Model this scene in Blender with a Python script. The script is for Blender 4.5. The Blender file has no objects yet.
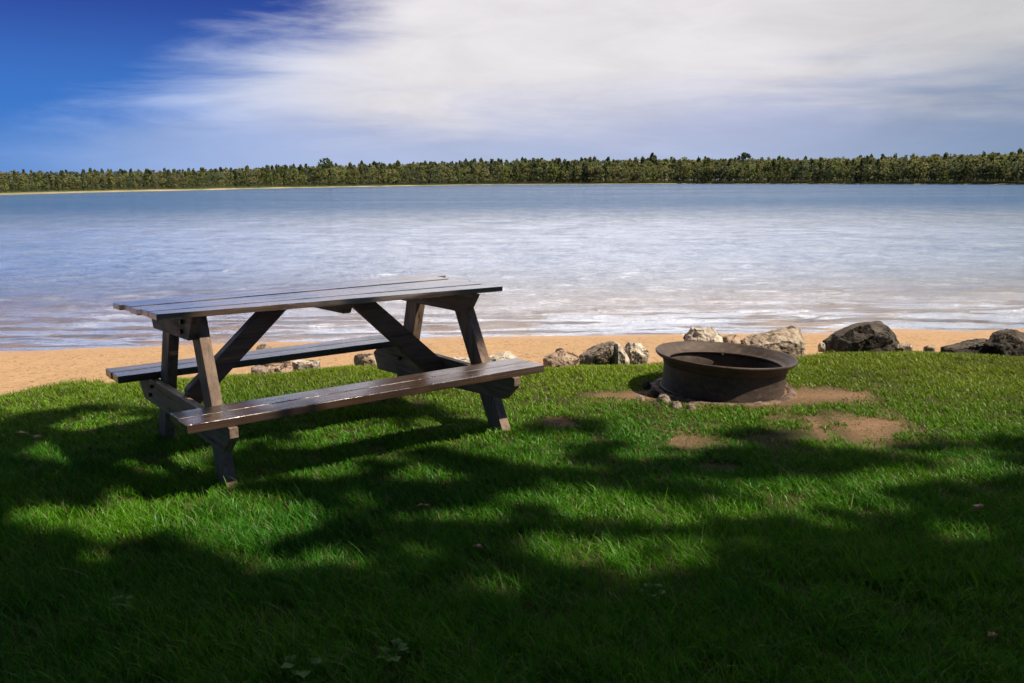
import bpy, bmesh, math, random
import numpy as np
from mathutils import Vector, Matrix, noise as mn

SC = bpy.context.scene
COL = SC.collection
rnd = random.Random(7)
RG = np.random.default_rng(11)
R = math.radians

# ------------------------------------------------------------------ camera
H, F, HOR, ROLL = 1.3127, 860.6, 181.07, -0.004
PITCH = math.atan((341.5 - HOR) / F)
cam_d = bpy.data.cameras.new('camera')
cam = bpy.data.objects.new('camera', cam_d)
COL.objects.link(cam)
cam_d.sensor_width = 36
cam_d.lens = F / 1024 * 36
cam_d.clip_start = 0.05
cam_d.clip_end = 9000
cam.matrix_world = Matrix.Translation((0, 0, H)) @ Matrix.Rotation(R(90) - PITCH, 4, 'X') @ Matrix.Rotation(ROLL, 4, 'Z')
SC.camera = cam


def px_of(P):
    """pixel position of points (n,3)"""
    P = np.atleast_2d(P).astype(float)
    x, y, z = P[:, 0], P[:, 1], P[:, 2] - H
    d = y * math.cos(PITCH) - z * math.sin(PITCH)
    u = y * math.sin(PITCH) + z * math.cos(PITCH)
    d = np.where(np.abs(d) < 1e-6, 1e-6, d)
    X, Y = F * x / d, -F * u / d
    c, s = math.cos(ROLL), math.sin(ROLL)
    return 512 + X * c - Y * s, 341.5 + X * s + Y * c, d


def ground(px, py, z=0.0):
    """where the sight line through a pixel of the photo meets the level z"""
    a, b = px - 512, py - 341.5
    c, s = math.cos(-ROLL), math.sin(-ROLL)
    X, Y = a * c - b * s, a * s + b * c
    vx, vu, vd = X / F, -Y / F, 1.0
    dy = vd * math.cos(PITCH) + vu * math.sin(PITCH)
    dz = -vd * math.sin(PITCH) + vu * math.cos(PITCH)
    t = (z - H) / dz
    return vx * t, dy * t


# ------------------------------------------------------------------ helpers
def tag(o, label=None, cat=None, group=None, kind=None):
    if label: o['label'] = label
    if cat: o['category'] = cat
    if group: o['group'] = group
    if kind: o['kind'] = kind
    return o


def link(name, me, mat=None, parent=None):
    o = bpy.data.objects.new(name, me)
    COL.objects.link(o)
    if mat is not None: me.materials.append(mat)
    if parent is not None: o.parent = parent
    return o


def empty(name, loc=(0, 0, 0), rz=0):
    o = bpy.data.objects.new(name, None)
    o.empty_display_size = .1
    COL.objects.link(o)
    o.location = loc
    o.rotation_euler = (0, 0, rz)
    return o


def np_mesh(name, verts, faces, smooth=False, cols=None):
    """faces: (n,k) array, k = 3 or 4"""
    verts = np.asarray(verts, dtype=np.float32); faces = np.asarray(faces, dtype=np.int32)
    me = bpy.data.meshes.new(name)
    n, k = faces.shape
    me.vertices.add(len(verts)); me.vertices.foreach_set('co', verts.ravel())
    me.loops.add(n * k); me.loops.foreach_set('vertex_index', faces.ravel())
    me.polygons.add(n); me.polygons.foreach_set('loop_start', np.arange(0, n * k, k, dtype=np.int32))
    if smooth: me.polygons.foreach_set('use_smooth', np.ones(n, dtype=bool))
    me.update(calc_edges=True)
    if cols is not None:
        ca = me.color_attributes.new('tint', 'FLOAT_COLOR', 'POINT')
        c4 = np.ones((len(verts), 4), dtype=np.float32); c4[:, :3] = cols
        ca.data.foreach_set('color', c4.ravel())
    return me


def bm_mesh(name, bm, smooth=False):
    bmesh.ops.recalc_face_normals(bm, faces=bm.faces)
    me = bpy.data.meshes.new(name)
    bm.to_mesh(me); bm.free()
    if smooth:
        me.polygons.foreach_set('use_smooth', np.ones(len(me.polygons), dtype=bool))
    return me


def prism(bm, poly, axis, a, b):
    """extrude a 2-D outline: axis 'x' -> poly in (y,z); 'y' -> (x,z); 'z' -> (x,y)"""
    def P(p, t):
        return {'x': (t, p[0], p[1]), 'y': (p[0], t, p[1]), 'z': (p[0], p[1], t)}[axis]
    A = [bm.verts.new(P(p, a)) for p in poly]
    B = [bm.verts.new(P(p, b)) for p in poly]
    n = len(poly)
    fs = [bm.faces.new(A), bm.faces.new(B[::-1])]
    for i in range(n):
        fs.append(bm.faces.new((A[i], B[i], B[(i + 1) % n], A[(i + 1) % n])))
    return A + B


def bevel(bm, w=.003, seg=2):
    bmesh.ops.recalc_face_normals(bm, faces=bm.faces)
    es = [e for e in bm.edges if len(e.link_faces) == 2 and e.calc_face_angle(0) > .5]
    bmesh.ops.bevel(bm, geom=es, offset=w, segments=seg, profile=.6, affect='EDGES', clamp_overlap=True)


def sstep(a, b, x):
    t = np.clip((x - a) / (b - a), 0, 1)
    return t * t * (3 - 2 * t)


def vnoise(x, y, seed=0):
    """smooth 2-D value noise, vectorised"""
    x = np.asarray(x, float); y = np.asarray(y, float)
    xi = np.floor(x).astype(np.int64); yi = np.floor(y).astype(np.int64)
    fx = x - xi; fy = y - yi
    fx = fx * fx * (3 - 2 * fx); fy = fy * fy * (3 - 2 * fy)
    def h(a, b):
        n = (a * 374761393 + b * 668265263 + seed * 1442695041) & 0xFFFFFFFF
        n = ((n ^ (n >> 13)) * 1274126177) & 0xFFFFFFFF
        return ((n ^ (n >> 16)) & 0xFFFF) / 65535.0
    return (h(xi, yi) * (1 - fx) + h(xi + 1, yi) * fx) * (1 - fy) + (h(xi, yi + 1) * (1 - fx) + h(xi + 1, yi + 1) * fx) * fy


def fbm(x, y, seed=0, o=4):
    s = 0; a = .5
    for i in range(o):
        s = s + a * vnoise(x * 2 ** i, y * 2 ** i, seed + i); a *= .5
    return s / (1 - .5 ** o)


# ------------------------------------------------------------------ materials
class NT:
    def __init__(s, name):
        s.m = bpy.data.materials.new(name); s.m.use_nodes = True
        s.t = s.m.node_tree; s.t.nodes.clear()
        s.out = s.t.nodes.new('ShaderNodeOutputMaterial')

    def n(s, typ, ins=None, **kw):
        nd = s.t.nodes.new(typ)
        for k, v in kw.items(): setattr(nd, k, v)
        for k, v in (ins or {}).items():
            if isinstance(v, bpy.types.NodeSocket): s.t.links.new(v, nd.inputs[k])
            else: nd.inputs[k].default_value = v
        return nd

    def math(s, op, a, b=0.0, c=0.0, clamp=False):
        nd = s.n('ShaderNodeMath', {0: a, 1: b, 2: c}, operation=op, use_clamp=clamp)
        return nd.outputs[0]

    def mix(s, f, a, b, blend='MIX'):
        nd = s.n('ShaderNodeMix', data_type='RGBA', blend_type=blend)
        for k, v in ((0, f), (6, a), (7, b)):
            if isinstance(v, bpy.types.NodeSocket): s.t.links.new(v, nd.inputs[k])
            else: nd.inputs[k].default_value = v if k == 0 else tuple(v) + (1,) * (4 - len(v))
        return nd.outputs[2]

    def ramp(s, fac, stops):
        nd = s.n('ShaderNodeValToRGB', {0: fac})
        cr = nd.color_ramp
        while len(cr.elements) < len(stops): cr.elements.new(.5)
        for e, (p, c) in zip(cr.elements, stops):
            e.position = p; e.color = (c, c, c, 1) if not hasattr(c, '__len__') else tuple(c) + (1,)
        return nd.outputs[0]

    def noise(s, vec, scale, detail=4, rough=.55, dist=0):
        nd = s.n('ShaderNodeTexNoise', {'Scale': scale, 'Detail': detail, 'Roughness': rough, 'Distortion': dist})
        if vec is not None: s.t.links.new(vec, nd.inputs['Vector'])
        return nd.outputs[0]

    def pos(s, scale=(1, 1, 1), obj=False, rot=(0, 0, 0)):
        c = s.n('ShaderNodeTexCoord').outputs['Object'] if obj else s.n('ShaderNodeNewGeometry').outputs['Position']
        return s.n('ShaderNodeMapping', {'Vector': c, 'Scale': scale, 'Rotation': rot}).outputs[0]

    def bump(s, h, strength=.5, dist=.01, nrm=None):
        ins = {'Height': h, 'Strength': strength, 'Distance': dist}
        if nrm is not None: ins['Normal'] = nrm
        return s.n('ShaderNodeBump', ins).outputs[0]

    def done(s, sh):
        s.t.links.new(sh, s.out.inputs['Surface']); return s.m

    def principled(s, **k):
        ins = {}
        for a, v in k.items():
            nm = {'col': 'Base Color', 'rough': 'Roughness', 'nrm': 'Normal', 'metal': 'Metallic', 'spec': 'Specular IOR Level',
                  'coat': 'Coat Weight', 'coatr': 'Coat Roughness', 'ior': 'IOR'}[a]
            if a == 'col' and not isinstance(v, bpy.types.NodeSocket): v = tuple(v) + (1,)
            ins[nm] = v
        return s.n('ShaderNodeBsdfPrincipled', ins).outputs[0]


def leaf_mat(name, trans=.35, gloss=.0, rough=.4, mult=(1, 1, 1)):
    m = NT(name)
    c = m.n('ShaderNodeVertexColor', layer_name='tint').outputs[0]
    c = m.mix(1.0, c, mult, 'MULTIPLY')
    d = m.n('ShaderNodeBsdfDiffuse', {'Color': c}).outputs[0]
    t = m.n('ShaderNodeBsdfTranslucent', {'Color': c}).outputs[0]
    s = m.n('ShaderNodeMixShader', {0: trans, 1: d, 2: t}).outputs[0]
    if gloss:
        g = m.n('ShaderNodeBsdfGlossy', {'Color': (1, 1, 1, 1), 'Roughness': rough}).outputs[0]
        s = m.n('ShaderNodeMixShader', {0: gloss, 1: s, 2: g}).outputs[0]
    return m.done(s)


def m_wood(name, along='X', base=(.050, .024, .013), hi=(.11, .052, .028), rough=.24, worn=.35, grey=(.10, .085, .08), spec=.35, coat=0.0, coatr=.2):
    m = NT(name)
    sc = {'X': (3, 40, 40), 'Y': (40, 3, 40), 'Z': (40, 40, 3)}[along]
    v = m.pos(sc, obj=True)
    g = m.noise(v, 1.0, 6, .65, .6)
    v2 = m.pos(tuple(q * .35 for q in sc), obj=True)
    g2 = m.noise(v2, 1.3, 4, .6, .4)
    blot = m.noise(m.pos((1, 1, 1), obj=True), 5.5, 3)
    col = m.mix(m.ramp(g, [(.35, 0), (.68, 1)]), base, hi)
    col = m.mix(m.math('MULTIPLY', m.ramp(g2, [(.5, 0), (.7, 1)]), worn), col, grey)
    col = m.mix(m.ramp(g, [(.30, .9), (.38, 0)]), col, (.008, .006, .005))
    rr = m.math('ADD', rough, m.math('MULTIPLY', m.ramp(blot, [(.4, 0), (.65, 1)]), .22))
    rr = m.math('ADD', rr, m.math('MULTIPLY', m.ramp(g2, [(.5, 0), (.7, 1)]), .2))
    b = m.bump(m.math('ADD', m.math('MULTIPLY', g, .8), m.math('MULTIPLY', g2, .6)), .8, .004)
    return m.done(m.principled(col=col, rough=rr, nrm=b, spec=spec, coat=coat, coatr=coatr))


def m_rock(name, a, b, c=None, scale=6.0):
    m = NT(name)
    v = m.pos((1, 1, 1), obj=True)
    n1 = m.noise(v, scale, 6, .6, .3)
    n2 = m.noise(v, scale * 4.7, 5, .7)
    n3 = m.noise(v, scale * .6, 3, .5, .5)
    col = m.mix(m.ramp(n1, [(.38, 0), (.62, 1)]), a, b)
    if c: col = m.mix(m.ramp(n3, [(.5, 0), (.62, 1)]), col, c)
    col = m.mix(m.ramp(n2, [(.3, .8), (.45, 0)]), col, tuple(q * .35 for q in a))
    bp = m.bump(m.math('ADD', n1, m.math('MULTIPLY', n2, .6)), 1.0, .035)
    return m.done(m.principled(col=col, rough=.85, nrm=bp, spec=.3))


# ------------------------------------------------------------------ sun and sky
EL, TRAVEL = R(54), Vector((-.93, .37, 0)).normalized()     # light travels to the left and away
sun_dir = Vector((-TRAVEL.x * math.cos(EL), -TRAVEL.y * math.cos(EL), math.sin(EL)))   # towards the sun
sl = bpy.data.lights.new('sun', 'SUN')
sl.energy = 4.6; sl.angle = R(.9); sl.color = (1, .91, .76)
sun = bpy.data.objects.new('sun', sl); COL.objects.link(sun)
sun.rotation_euler = sun_dir.to_track_quat('Z', 'Y').to_euler()
SKY_K = .1

W = bpy.data.worlds.new('World'); SC.world = W; W.use_nodes = True
wt = W.node_tree; wt.nodes.clear()


def wn(typ, ins=None, **kw):
    nd = wt.nodes.new(typ)
    for k, v in kw.items(): setattr(nd, k, v)
    for k, v in (ins or {}).items():
        if isinstance(v, bpy.types.NodeSocket): wt.links.new(v, nd.inputs[k])
        else: nd.inputs[k].default_value = v
    return nd


def wm(op, a, b=0.0, c=0.0, clamp=False):
    return wn('ShaderNodeMath', {0: a, 1: b, 2: c}, operation=op, use_clamp=clamp).outputs[0]


def wmix(f, a, b):
    nd = wn('ShaderNodeMix', data_type='RGBA')
    for k, v in ((0, f), (6, a), (7, b)):
        if isinstance(v, bpy.types.NodeSocket): wt.links.new(v, nd.inputs[k])
        else: nd.inputs[k].default_value = v if k == 0 else tuple(v) + (1,) * (4 - len(v))
    return nd.outputs[2]


def wss(x, a, b):
    nd = wn('ShaderNodeMapRange', {0: x, 1: a, 2: b, 3: 0.0, 4: 1.0}, interpolation_type='SMOOTHSTEP')
    return nd.outputs[0]


sky = wn('ShaderNodeTexSky', sky_type='NISHITA', sun_disc=False)
sky.sun_elevation = EL
sky.sun_rotation = math.atan2(sun_dir.x, sun_dir.y)
sky.air_density = 1.0; sky.dust_density = .6; sky.ozone_density = 2.5
dirv = wn('ShaderNodeTexCoord').outputs['Generated']
sep = wn('ShaderNodeSeparateXYZ', {0: dirv})
dx, dy, dz = sep.outputs
az = wm('ARCTAN2', dx, dy)
el = wm('ARCSINE', dz)
cv = wn('ShaderNodeCombineXYZ', {0: az, 1: wm('MULTIPLY', el, 3.2), 2: 0.0}).outputs[0]
# streaks follow the slope of the cloud edge
rotv = wn('ShaderNodeMapping', {'Vector': cv, 'Rotation': (0, 0, R(-32)), 'Scale': (1.0, 2.0, 1)}).outputs[0]


def wnoise(vec, sc, det, rough, dist=0):
    return wn('ShaderNodeTexNoise', {'Vector': vec, 'Scale': sc, 'Detail': det, 'Roughness': rough, 'Distortion': dist}).outputs[0]


n_edge = wnoise(rotv, 3.6, 7, .62, .5)
n_big = wnoise(cv, 3.0, 5, .55, .4)
n_soft = wnoise(cv, 7.0, 6, .6, .6)
cvl = wn('ShaderNodeMapping', {'Vector': cv, 'Scale': (1, 2.4, 1), 'Location': (3.1, 1.7, 0)}).outputs[0]
n_low = wnoise(cvl, 3.2, 6, .6, .5)
# blue gap: above the slanting line and left of the middle
g1 = wm('SUBTRACT', wm('SUBTRACT', el, wm('MULTIPLY', az, .50)), .268)
g2 = wm('SUBTRACT', -.02, az)
g = wm('MINIMUM', g1, g2)
g = wm('ADD', g, wm('MULTIPLY', wm('SUBTRACT', n_edge, .5), .17))
cloud = wm('SUBTRACT', 1.0, wss(g, -.055, .06))
# only the part of the sky over the lake is clouded
cloud = wm('MAXIMUM', cloud, wm('MULTIPLY', wss(wm('ADD', el, wm('MULTIPLY', wm('SUBTRACT', n_big, .5), .10)), .20, .29), .95))
cloud = wm('MULTIPLY', cloud, wm('SUBTRACT', 1.0, wss(el, .5, .85)))
cloud = wm('MULTIPLY', cloud, wm('SUBTRACT', 1.0, wss(wm('ABSOLUTE', az), .8, 1.2)))
# blue of the open sky: the clear-sky texture, deepened as a polarising filter does
gam = wn('ShaderNodeGamma', {'Color': sky.outputs[0], 'Gamma': 1.25}).outputs[0]
blue = wn('ShaderNodeMix', data_type='RGBA', blend_type='MULTIPLY')
wt.links.new(gam, blue.inputs[6]); blue.inputs[0].default_value = 1
blue.inputs[7].default_value = (.075, .12, .33, 1)
away = wm('MAXIMUM', wss(wm('ABSOLUTE', az), .75, 1.2), wss(el, .3, .7))
tintc = wmix(away, (.062, .092, .28), (.19, .195, .23))
wt.links.new(tintc, blue.inputs[7])
blue = blue.outputs[2]
azure = wm('MULTIPLY', wm('SUBTRACT', 1.0, wss(el, .06, .20)), .8)
blue = wmix(azure, blue, tuple(q / SKY_K for q in (.035, .15, .46)))
# cloud colours: bright white above, lavender below, darker blue-grey on the right
K = 1 / SKY_K
lowc = wmix(wss(az, -.62, -.05), tuple(q * K for q in (.12, .23, .50)), tuple(q * K for q in (.33, .36, .50)))
lowc = wmix(wss(az, .18, .56), lowc, tuple(q * K for q in (.165, .215, .32)))
hic = wmix(wss(wm('ADD', az, wss(el, .25, .5)), -.45, -.1), tuple(q * K for q in (.34, .42, .62)), tuple(q * K for q in (.56, .54, .56)))
hic = wmix(wss(az, .25, .56), hic, tuple(q * K for q in (.42, .42, .435)))
hh = wm('ADD', el, wm('MULTIPLY', wm('SUBTRACT', n_low, .5), .16))
hh = wm('SUBTRACT', hh, wm('MULTIPLY', wss(az, -.1, .5), .028))
cc = wmix(wss(hh, .02, .125), lowc, hic)
shade = wm('ADD', .72, wm('MULTIPLY', wm('ADD', wm('MULTIPLY', n_soft, .6), wm('MULTIPLY', n_big, .4)), .56))
ccs = wn('ShaderNodeVectorMath', {0: cc, 1: shade}, operation='MULTIPLY').outputs[0]
ccs2 = wn('ShaderNodeVectorMath', operation='SCALE')
wt.links.new(cc, ccs2.inputs[0]); wt.links.new(shade, ccs2.inputs['Scale'])
ccs3 = wn('ShaderNodeVectorMath', operation='SCALE')
wt.links.new(ccs2.outputs[0], ccs3.inputs[0]); wt.links.new(wm('ADD', 1.0, wm('MULTIPLY', wss(el, .19, .30), wm('SUBTRACT', 2.0, wm('MULTIPLY', wss(wm('ABSOLUTE', wm('SUBTRACT', az, .05)), .2, .6), 1.1)))), ccs3.inputs['Scale'])
final = wmix(cloud, blue, ccs3.outputs[0])
# pale band right above the treeline
band = wm('SUBTRACT', 1.0, wss(el, .0, .085))
final = wmix(wm('MULTIPLY', band, wm('SUBTRACT', .62, wm('MULTIPLY', cloud, .25))), final,
             wmix(wss(az, .25, .6), wmix(wss(az, -.6, -.25), tuple(q * K for q in (.10, .22, .48)), tuple(q * K for q in (.26, .36, .54))), tuple(q * K for q in (.15, .23, .38))))
bg = wn('ShaderNodeBackground', {'Color': final, 'Strength': SKY_K})
wo = wn('ShaderNodeOutputWorld'); wt.links.new(bg.outputs[0], wo.inputs[0])

# ------------------------------------------------------------------ terrain
WZ = -1.0                                        # water level
EDGE = [(-700, 470), (-300, 425), (-100, 401), (0, 391), (60, 380), (110, 377), (200, 371), (260, 368), (300, 364), (350, 360),
        (440, 361), (545, 362), (650, 358), (720, 353), (800, 349.5), (830, 347), (920, 347), (1024, 351), (1200, 356), (1500, 366)]
ep = np.array([ground(*p) for p in EDGE])
WL = [(-400, 365), (0, 350.5), (150, 346), (300, 341), (500, 336), (700, 333), (1024, 331), (1500, 331)]
wp = np.array([ground(p[0], p[1], WZ) for p in WL])


def edge_y(x):
    return np.interp(x, ep[:, 0], ep[:, 1]) + .10 * (fbm(np.asarray(x) * 1.9, np.asarray(x) * 0, 3) - .5)


def wat_y(x): return np.interp(x, wp[:, 0], wp[:, 1])


RING = np.array(ground(722, 390))


def lawn_z(x, y):
    e = edge_y(x) - y
    z = .035 * (fbm(x * .6, y * .6, 5) - .5) + .012 * (fbm(x * 3, y * 3, 9, 2) - .5)
    z = z - .05 * (1 - sstep(0, .35, e))
    return z


def axis_lin(a, b, fine_a, fine_b, df, dc):
    return np.unique(np.concatenate([np.arange(a, fine_a, dc), np.arange(fine_a, fine_b, df), np.arange(fine_b, b + dc, dc)]))


xs = np.concatenate([np.array([-400, -200, -120, -80, -55, -40, -32]), axis_lin(-26, 26, -7, 8, .09, .5), np.array([32, 40, 55, 80, 120, 200, 400])])
NL = 90
tt = np.linspace(0, 1, NL) ** 2.2                 # 0 at the edge
vl = 140 * tt[::-1]                               # metres back from the edge
X, V = np.meshgrid(xs, vl)
Y = edge_y(X) - V
Z = lawn_z(X, Y)
nx = len(xs)


def grid_faces(ny, nx):
    i = np.arange((ny - 1) * nx).reshape(ny - 1, nx)[:, :-1].ravel()
    return np.stack([i, i + 1, i + nx + 1, i + nx], 1)


me = np_mesh('lawn', np.stack([X, Y, Z], -1).reshape(-1, 3), grid_faces(NL, nx), True)

PATCH = [(688, 443, 34, 7), (745, 402, 52, 8), (838, 396, 45, 8), (872, 431, 46, 13), (800, 436, 30, 6), (560, 423, 20, 5), (596, 396, 24, 4), (640, 397, 30, 6), (800, 398, 50, 7),
         (716, 468, 24, 4)]                       # bare places, as (px, py, half width, half height)
pw = []
for (a, b, c, d) in PATCH:
    x0, y0 = ground(a, b); x1, _ = ground(a + c, b); _, y1 = ground(a, b - d)
    pw.append((x0, y0, x1 - x0, y1 - y0))


_c = ground(790, 418); wa = (_c[0], _c[1], ground(930, 418)[0] - _c[0], ground(790, 385)[1] - _c[1])


def bare(x, y):
    """0 under thick grass, 1 where the soil is bare"""
    x = np.asarray(x, float); y = np.asarray(y, float)
    v = np.zeros_like(x)
    for (a, b, c, d) in pw:
        q = np.sqrt(((x - a) / c) ** 2 + ((y - b) / d) ** 2) + 1.3 * (fbm(x * 4 + 7, y * 4, 21) - .5) + .8 * (fbm(x * 15, y * 17, 25, 3) - .5)
        v = np.maximum(v, 1 - sstep(.62, 1.22, q))
    q = np.sqrt(((x - wa[0]) / wa[2]) ** 2 + ((y - wa[1]) / wa[3]) ** 2)
    v = np.maximum(v, (1 - sstep(.5, 1.1, q)) * sstep(.42, .68, fbm(x * 6, y * 8, 61)) * .95)
    rr = np.hypot(x - RING[0], y - RING[1])
    v = np.maximum(v, 1 - sstep(.40, .52, rr + .14 * (fbm(x * 5, y * 5, 4) - .5)))
    return v


bl = bare(X.ravel(), Y.ravel())
ca = me.color_attributes.new('bare', 'FLOAT_COLOR', 'POINT')
ca.data.foreach_set('color', np.stack([bl, bl, bl, np.ones_like(bl)], 1).astype(np.float32).ravel())

m = NT('lawn soil')
p = m.pos()
nf = m.noise(p, 60, 4, .7); nm_ = m.noise(p, 9, 4, .6); ng = m.noise(p, 220, 2, .6)
soil = m.mix(nm_, (.045, .045, .012), (.075, .062, .022))
sandy = m.mix(m.ramp(nf, [(.35, 0), (.65, 1)]), (.16, .088, .045), (.40, .25, .14))
sandy = m.mix(m.ramp(nm_, [(.4, 0), (.62, .8)]), sandy, (.26, .15, .085))
sandy = m.mix(m.ramp(ng, [(.58, 0), (.68, .8)]), sandy, (.08, .045, .02))
bv = m.n('ShaderNodeVertexColor', layer_name='bare').outputs[0]
col = m.mix(bv, soil, sandy)
M_SOIL = m.done(m.principled(col=col, rough=.95, spec=.15, nrm=m.bump(m.math('ADD', nf, ng), .8, .012)))
tag(link('lawn', me, M_SOIL), kind='structure')

# beach and lake bed: one sheet from the lawn's edge down under the water
NB = 150
sb = np.concatenate([np.linspace(0, 1, 90), 1 + np.linspace(0, 1, NB - 89)[1:] ** 2 * 12])
xs2 = xs
X, S = np.meshgrid(xs2, sb)
E_, Wy = edge_y(X), wat_y(X)
Y = np.where(S <= 1, E_ + S * (Wy - E_), Wy + (S - 1) * 12)
z0 = lawn_z(X, E_)
drop = z0 - .17 * sstep(0, .06, S)
Z = np.where(S <= 1, drop + (WZ - (z0 - .17)) * np.clip(S, 0, 1) ** .95, WZ - (S - 1) * 12 * .045 - (S - 1) ** 2 * .03)
foot = sstep(.02, .1, S) * (1 - sstep(.75, 1.0, S))
Z = Z + (.05 * (fbm(X * 3.5, Y * 3.5, 31) - .5) + .035 * (fbm(X * 11, Y * 11, 33, 3) - .5)) * foot + .05 * (fbm(X * .5, Y * .7, 35) - .5) * sstep(.1, .4, S)
Z = Z + .018 * np.sin(Y * 9 + 3 * fbm(X * .5, Y * .5, 41) * 6) * sstep(1.0, 1.15, S) * (1 - sstep(2, 3, S))
me = np_mesh('beach', np.stack([X, Y, Z], -1).reshape(-1, 3), grid_faces(NB, nx), True)
m = NT('beach sand')
p = m.pos()
a = m.noise(p, 5, 5, .6); b = m.noise(p, 45, 4, .7); c = m.noise(p, 200, 2, .6)
col = m.mix(a, (.46, .27, .125), (.60, .385, .205))
col = m.mix(m.ramp(b, [(.54, 0), (.66, .7)]), col, (.30, .155, .07))
col = m.mix(m.ramp(m.noise(m.pos((1, 1.6, 1)), 16, 4, .7), [(.56, 0), (.64, .9)]), col, (.10, .055, .025))
zz = m.n('ShaderNodeSeparateXYZ', {0: m.n('ShaderNodeNewGeometry').outputs['Position']}).outputs[2]
wet = m.n('ShaderNodeMapRange', {0: zz, 1: WZ + .11, 2: WZ + .02, 3: 0.0, 4: 1.0}).outputs[0]
col = m.mix(m.math('MULTIPLY', wet, .35), col, (.48, .25, .09))
rg = m.math('SUBTRACT', .95, m.math('MULTIPLY', wet, .45))
M_SAND = m.done(m.principled(col=col, rough=rg, spec=.3, nrm=m.bump(m.math('ADD', m.math('ADD', m.math('MULTIPLY', a, 2.0), b), m.math('MULTIPLY', c, .4)), .8, .02)))
tag(link('beach', me, M_SAND), kind='structure')

# water --------------------------------------------------------------
ys = [0.0]
d = .045
while ys[-1] < 3500:
    ys.append(ys[-1] + d)
    if ys[-1] > 9: d *= 1.022
ys = np.array(ys)
us = np.linspace(-1, 1, 420)
U, YY = np.meshgrid(us, ys)
half = 16 + .8 * YY
XX = U * half
Yb = wat_y(XX) - .35 + YY
sp = np.gradient(ys)[:, None] * np.ones_like(U)
Zw = np.zeros_like(XX)
wr = np.random.default_rng(5)
for i in range(46):
    lam = float(np.exp(wr.uniform(math.log(.22), math.log(3.2))))
    th = wr.normal(0.10, .34)
    kx, ky = math.sin(th) * 2 * math.pi / lam, math.cos(th) * 2 * math.pi / lam
    amp = .0027 * lam ** .5
    ph = wr.uniform(0, 6.28)
    ok = sstep(2.2, 5.0, lam / sp) * sstep(1.5, 4, lam / (half / 210))
    mod = .5 + fbm(XX / (lam * 7) + i * 3.3, Yb / (lam * 3.5), 60 + i, 2)
    q = np.sin(kx * XX + ky * Yb + ph + 2.2 * (fbm(XX / (lam * 5), Yb / (lam * 5), 90 + i, 2)))
    Zw += amp * mod * ok * (q + .28 * np.cos(2 * (kx * XX + ky * Yb + ph)))
for lam, th, amp, sd in ((.95, .05, .011, 1), (.72, .16, .008, 2), (1.25, -.04, .010, 3), (.55, .0, .006, 4)):
    kx, ky = math.sin(th) * 2 * math.pi / lam, math.cos(th) * 2 * math.pi / lam
    q = kx * XX + ky * Yb + 5.0 * fbm(XX * .16 + sd * 9, Yb * .5, 200 + sd, 3)
    m_ = sstep(.35, .65, fbm(XX * .35 + sd * 5, Yb * .9, 220 + sd, 2))
    Zw += amp * m_ * (np.sin(q) + .35 * np.cos(2 * q)) * (1 - .75 * sstep(3, 12, YY)) * sstep(2.2, 5, lam / sp)
Zw *= .45 + .55 * sstep(.2, 2, YY)
me = np_mesh('lake_water', np.stack([XX, Yb, WZ + Zw], -1).reshape(-1, 3), grid_faces(len(ys), len(us)), True)
m = NT('lake water')
geo = m.n('ShaderNodeNewGeometry')
sx, sy, sz = m.n('ShaderNodeSeparateXYZ', {0: geo.outputs['Position']}).outputs
# distance out from the shore (bottom falls away, water hides the sand)
dist = m.math('SUBTRACT', sy, m.math('ADD', float(np.mean(wat_y(np.array([-6., 6.])))), m.math('MULTIPLY', sx, float((wat_y(6.) - wat_y(-6.)) / 12))))
w1 = m.noise(m.pos((.8, 2.0, 1)), 2.6, 4, .6, .3)
w2 = m.noise(m.pos((1.0, 2.6, 1)), 9, 4, .65, .3)
w3 = m.noise(m.pos((.5, 1.7, 1)), .9, 4, .6, .2)
w4 = m.noise(m.pos((.03, .12, 1)), .6, 4, .6, .2)
far = m.n('ShaderNodeMapRange', {0: dist, 1: 15.0, 2: 120.0, 3: 0.0, 4: 1.0}).outputs[0]
w5 = m.noise(m.pos((1.0, 2.4, 1)), 19, 3, .6)
hgt = m.math('ADD', m.math('MULTIPLY', w1, .040), m.math('ADD', m.math('MULTIPLY', w2, .040), m.math('MULTIPLY', w5, .012)))
hgt = m.math('ADD', hgt, m.math('MULTIPLY', m.math('MULTIPLY', w3, .22), far))
bp = m.bump(hgt, .75, 1.0)
deep = m.n('ShaderNodeMapRange', {0: dist, 1: 2.5, 2: 14.0, 3: .0, 4: 1.0}, interpolation_type='SMOOTHSTEP').outputs[0]
tint = m.n('ShaderNodeBsdfTransparent', {'Color': (.98, .97, .92, 1)}).outputs[0]
body = m.n('ShaderNodeBsdfDiffuse', {'Color': (.016, .078, .19, 1)}).outputs[0]
under = m.n('ShaderNodeMixShader', {0: deep, 1: tint, 2: body}).outputs[0]
refl = m.n('ShaderNodeBsdfGlossy', {'Color': (1, 1, 1, 1), 'Roughness': .09, 'Normal': bp}).outputs[0]
fr = m.n('ShaderNodeFresnel', {'IOR': 1.6, 'Normal': bp}).outputs[0]
fr = m.n('ShaderNodeMapRange', {0: fr, 1: .10, 2: .46, 3: 0.0, 4: .97}).outputs[0]
far2 = m.n('ShaderNodeMapRange', {0: dist, 1: 8.0, 2: 80.0, 3: 1.4, 4: .40}, interpolation_type='SMOOTHERSTEP').outputs[0]
near_ = m.n('ShaderNodeMapRange', {0: dist, 1: 25.0, 2: 60.0, 3: 1.0, 4: 0.0}).outputs[0]
g1_ = m.noise(m.pos((1.3, 1.2, 1)), 2.2, 5, .7, .2)      # wind ruffles the surface in patches
g2_ = m.noise(m.pos((.5, .22, 1)), 1.6, 5, .7, .2)
g3_ = m.noise(m.pos((.012, .05, 1)), 1.0, 4, .6, .2)
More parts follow.
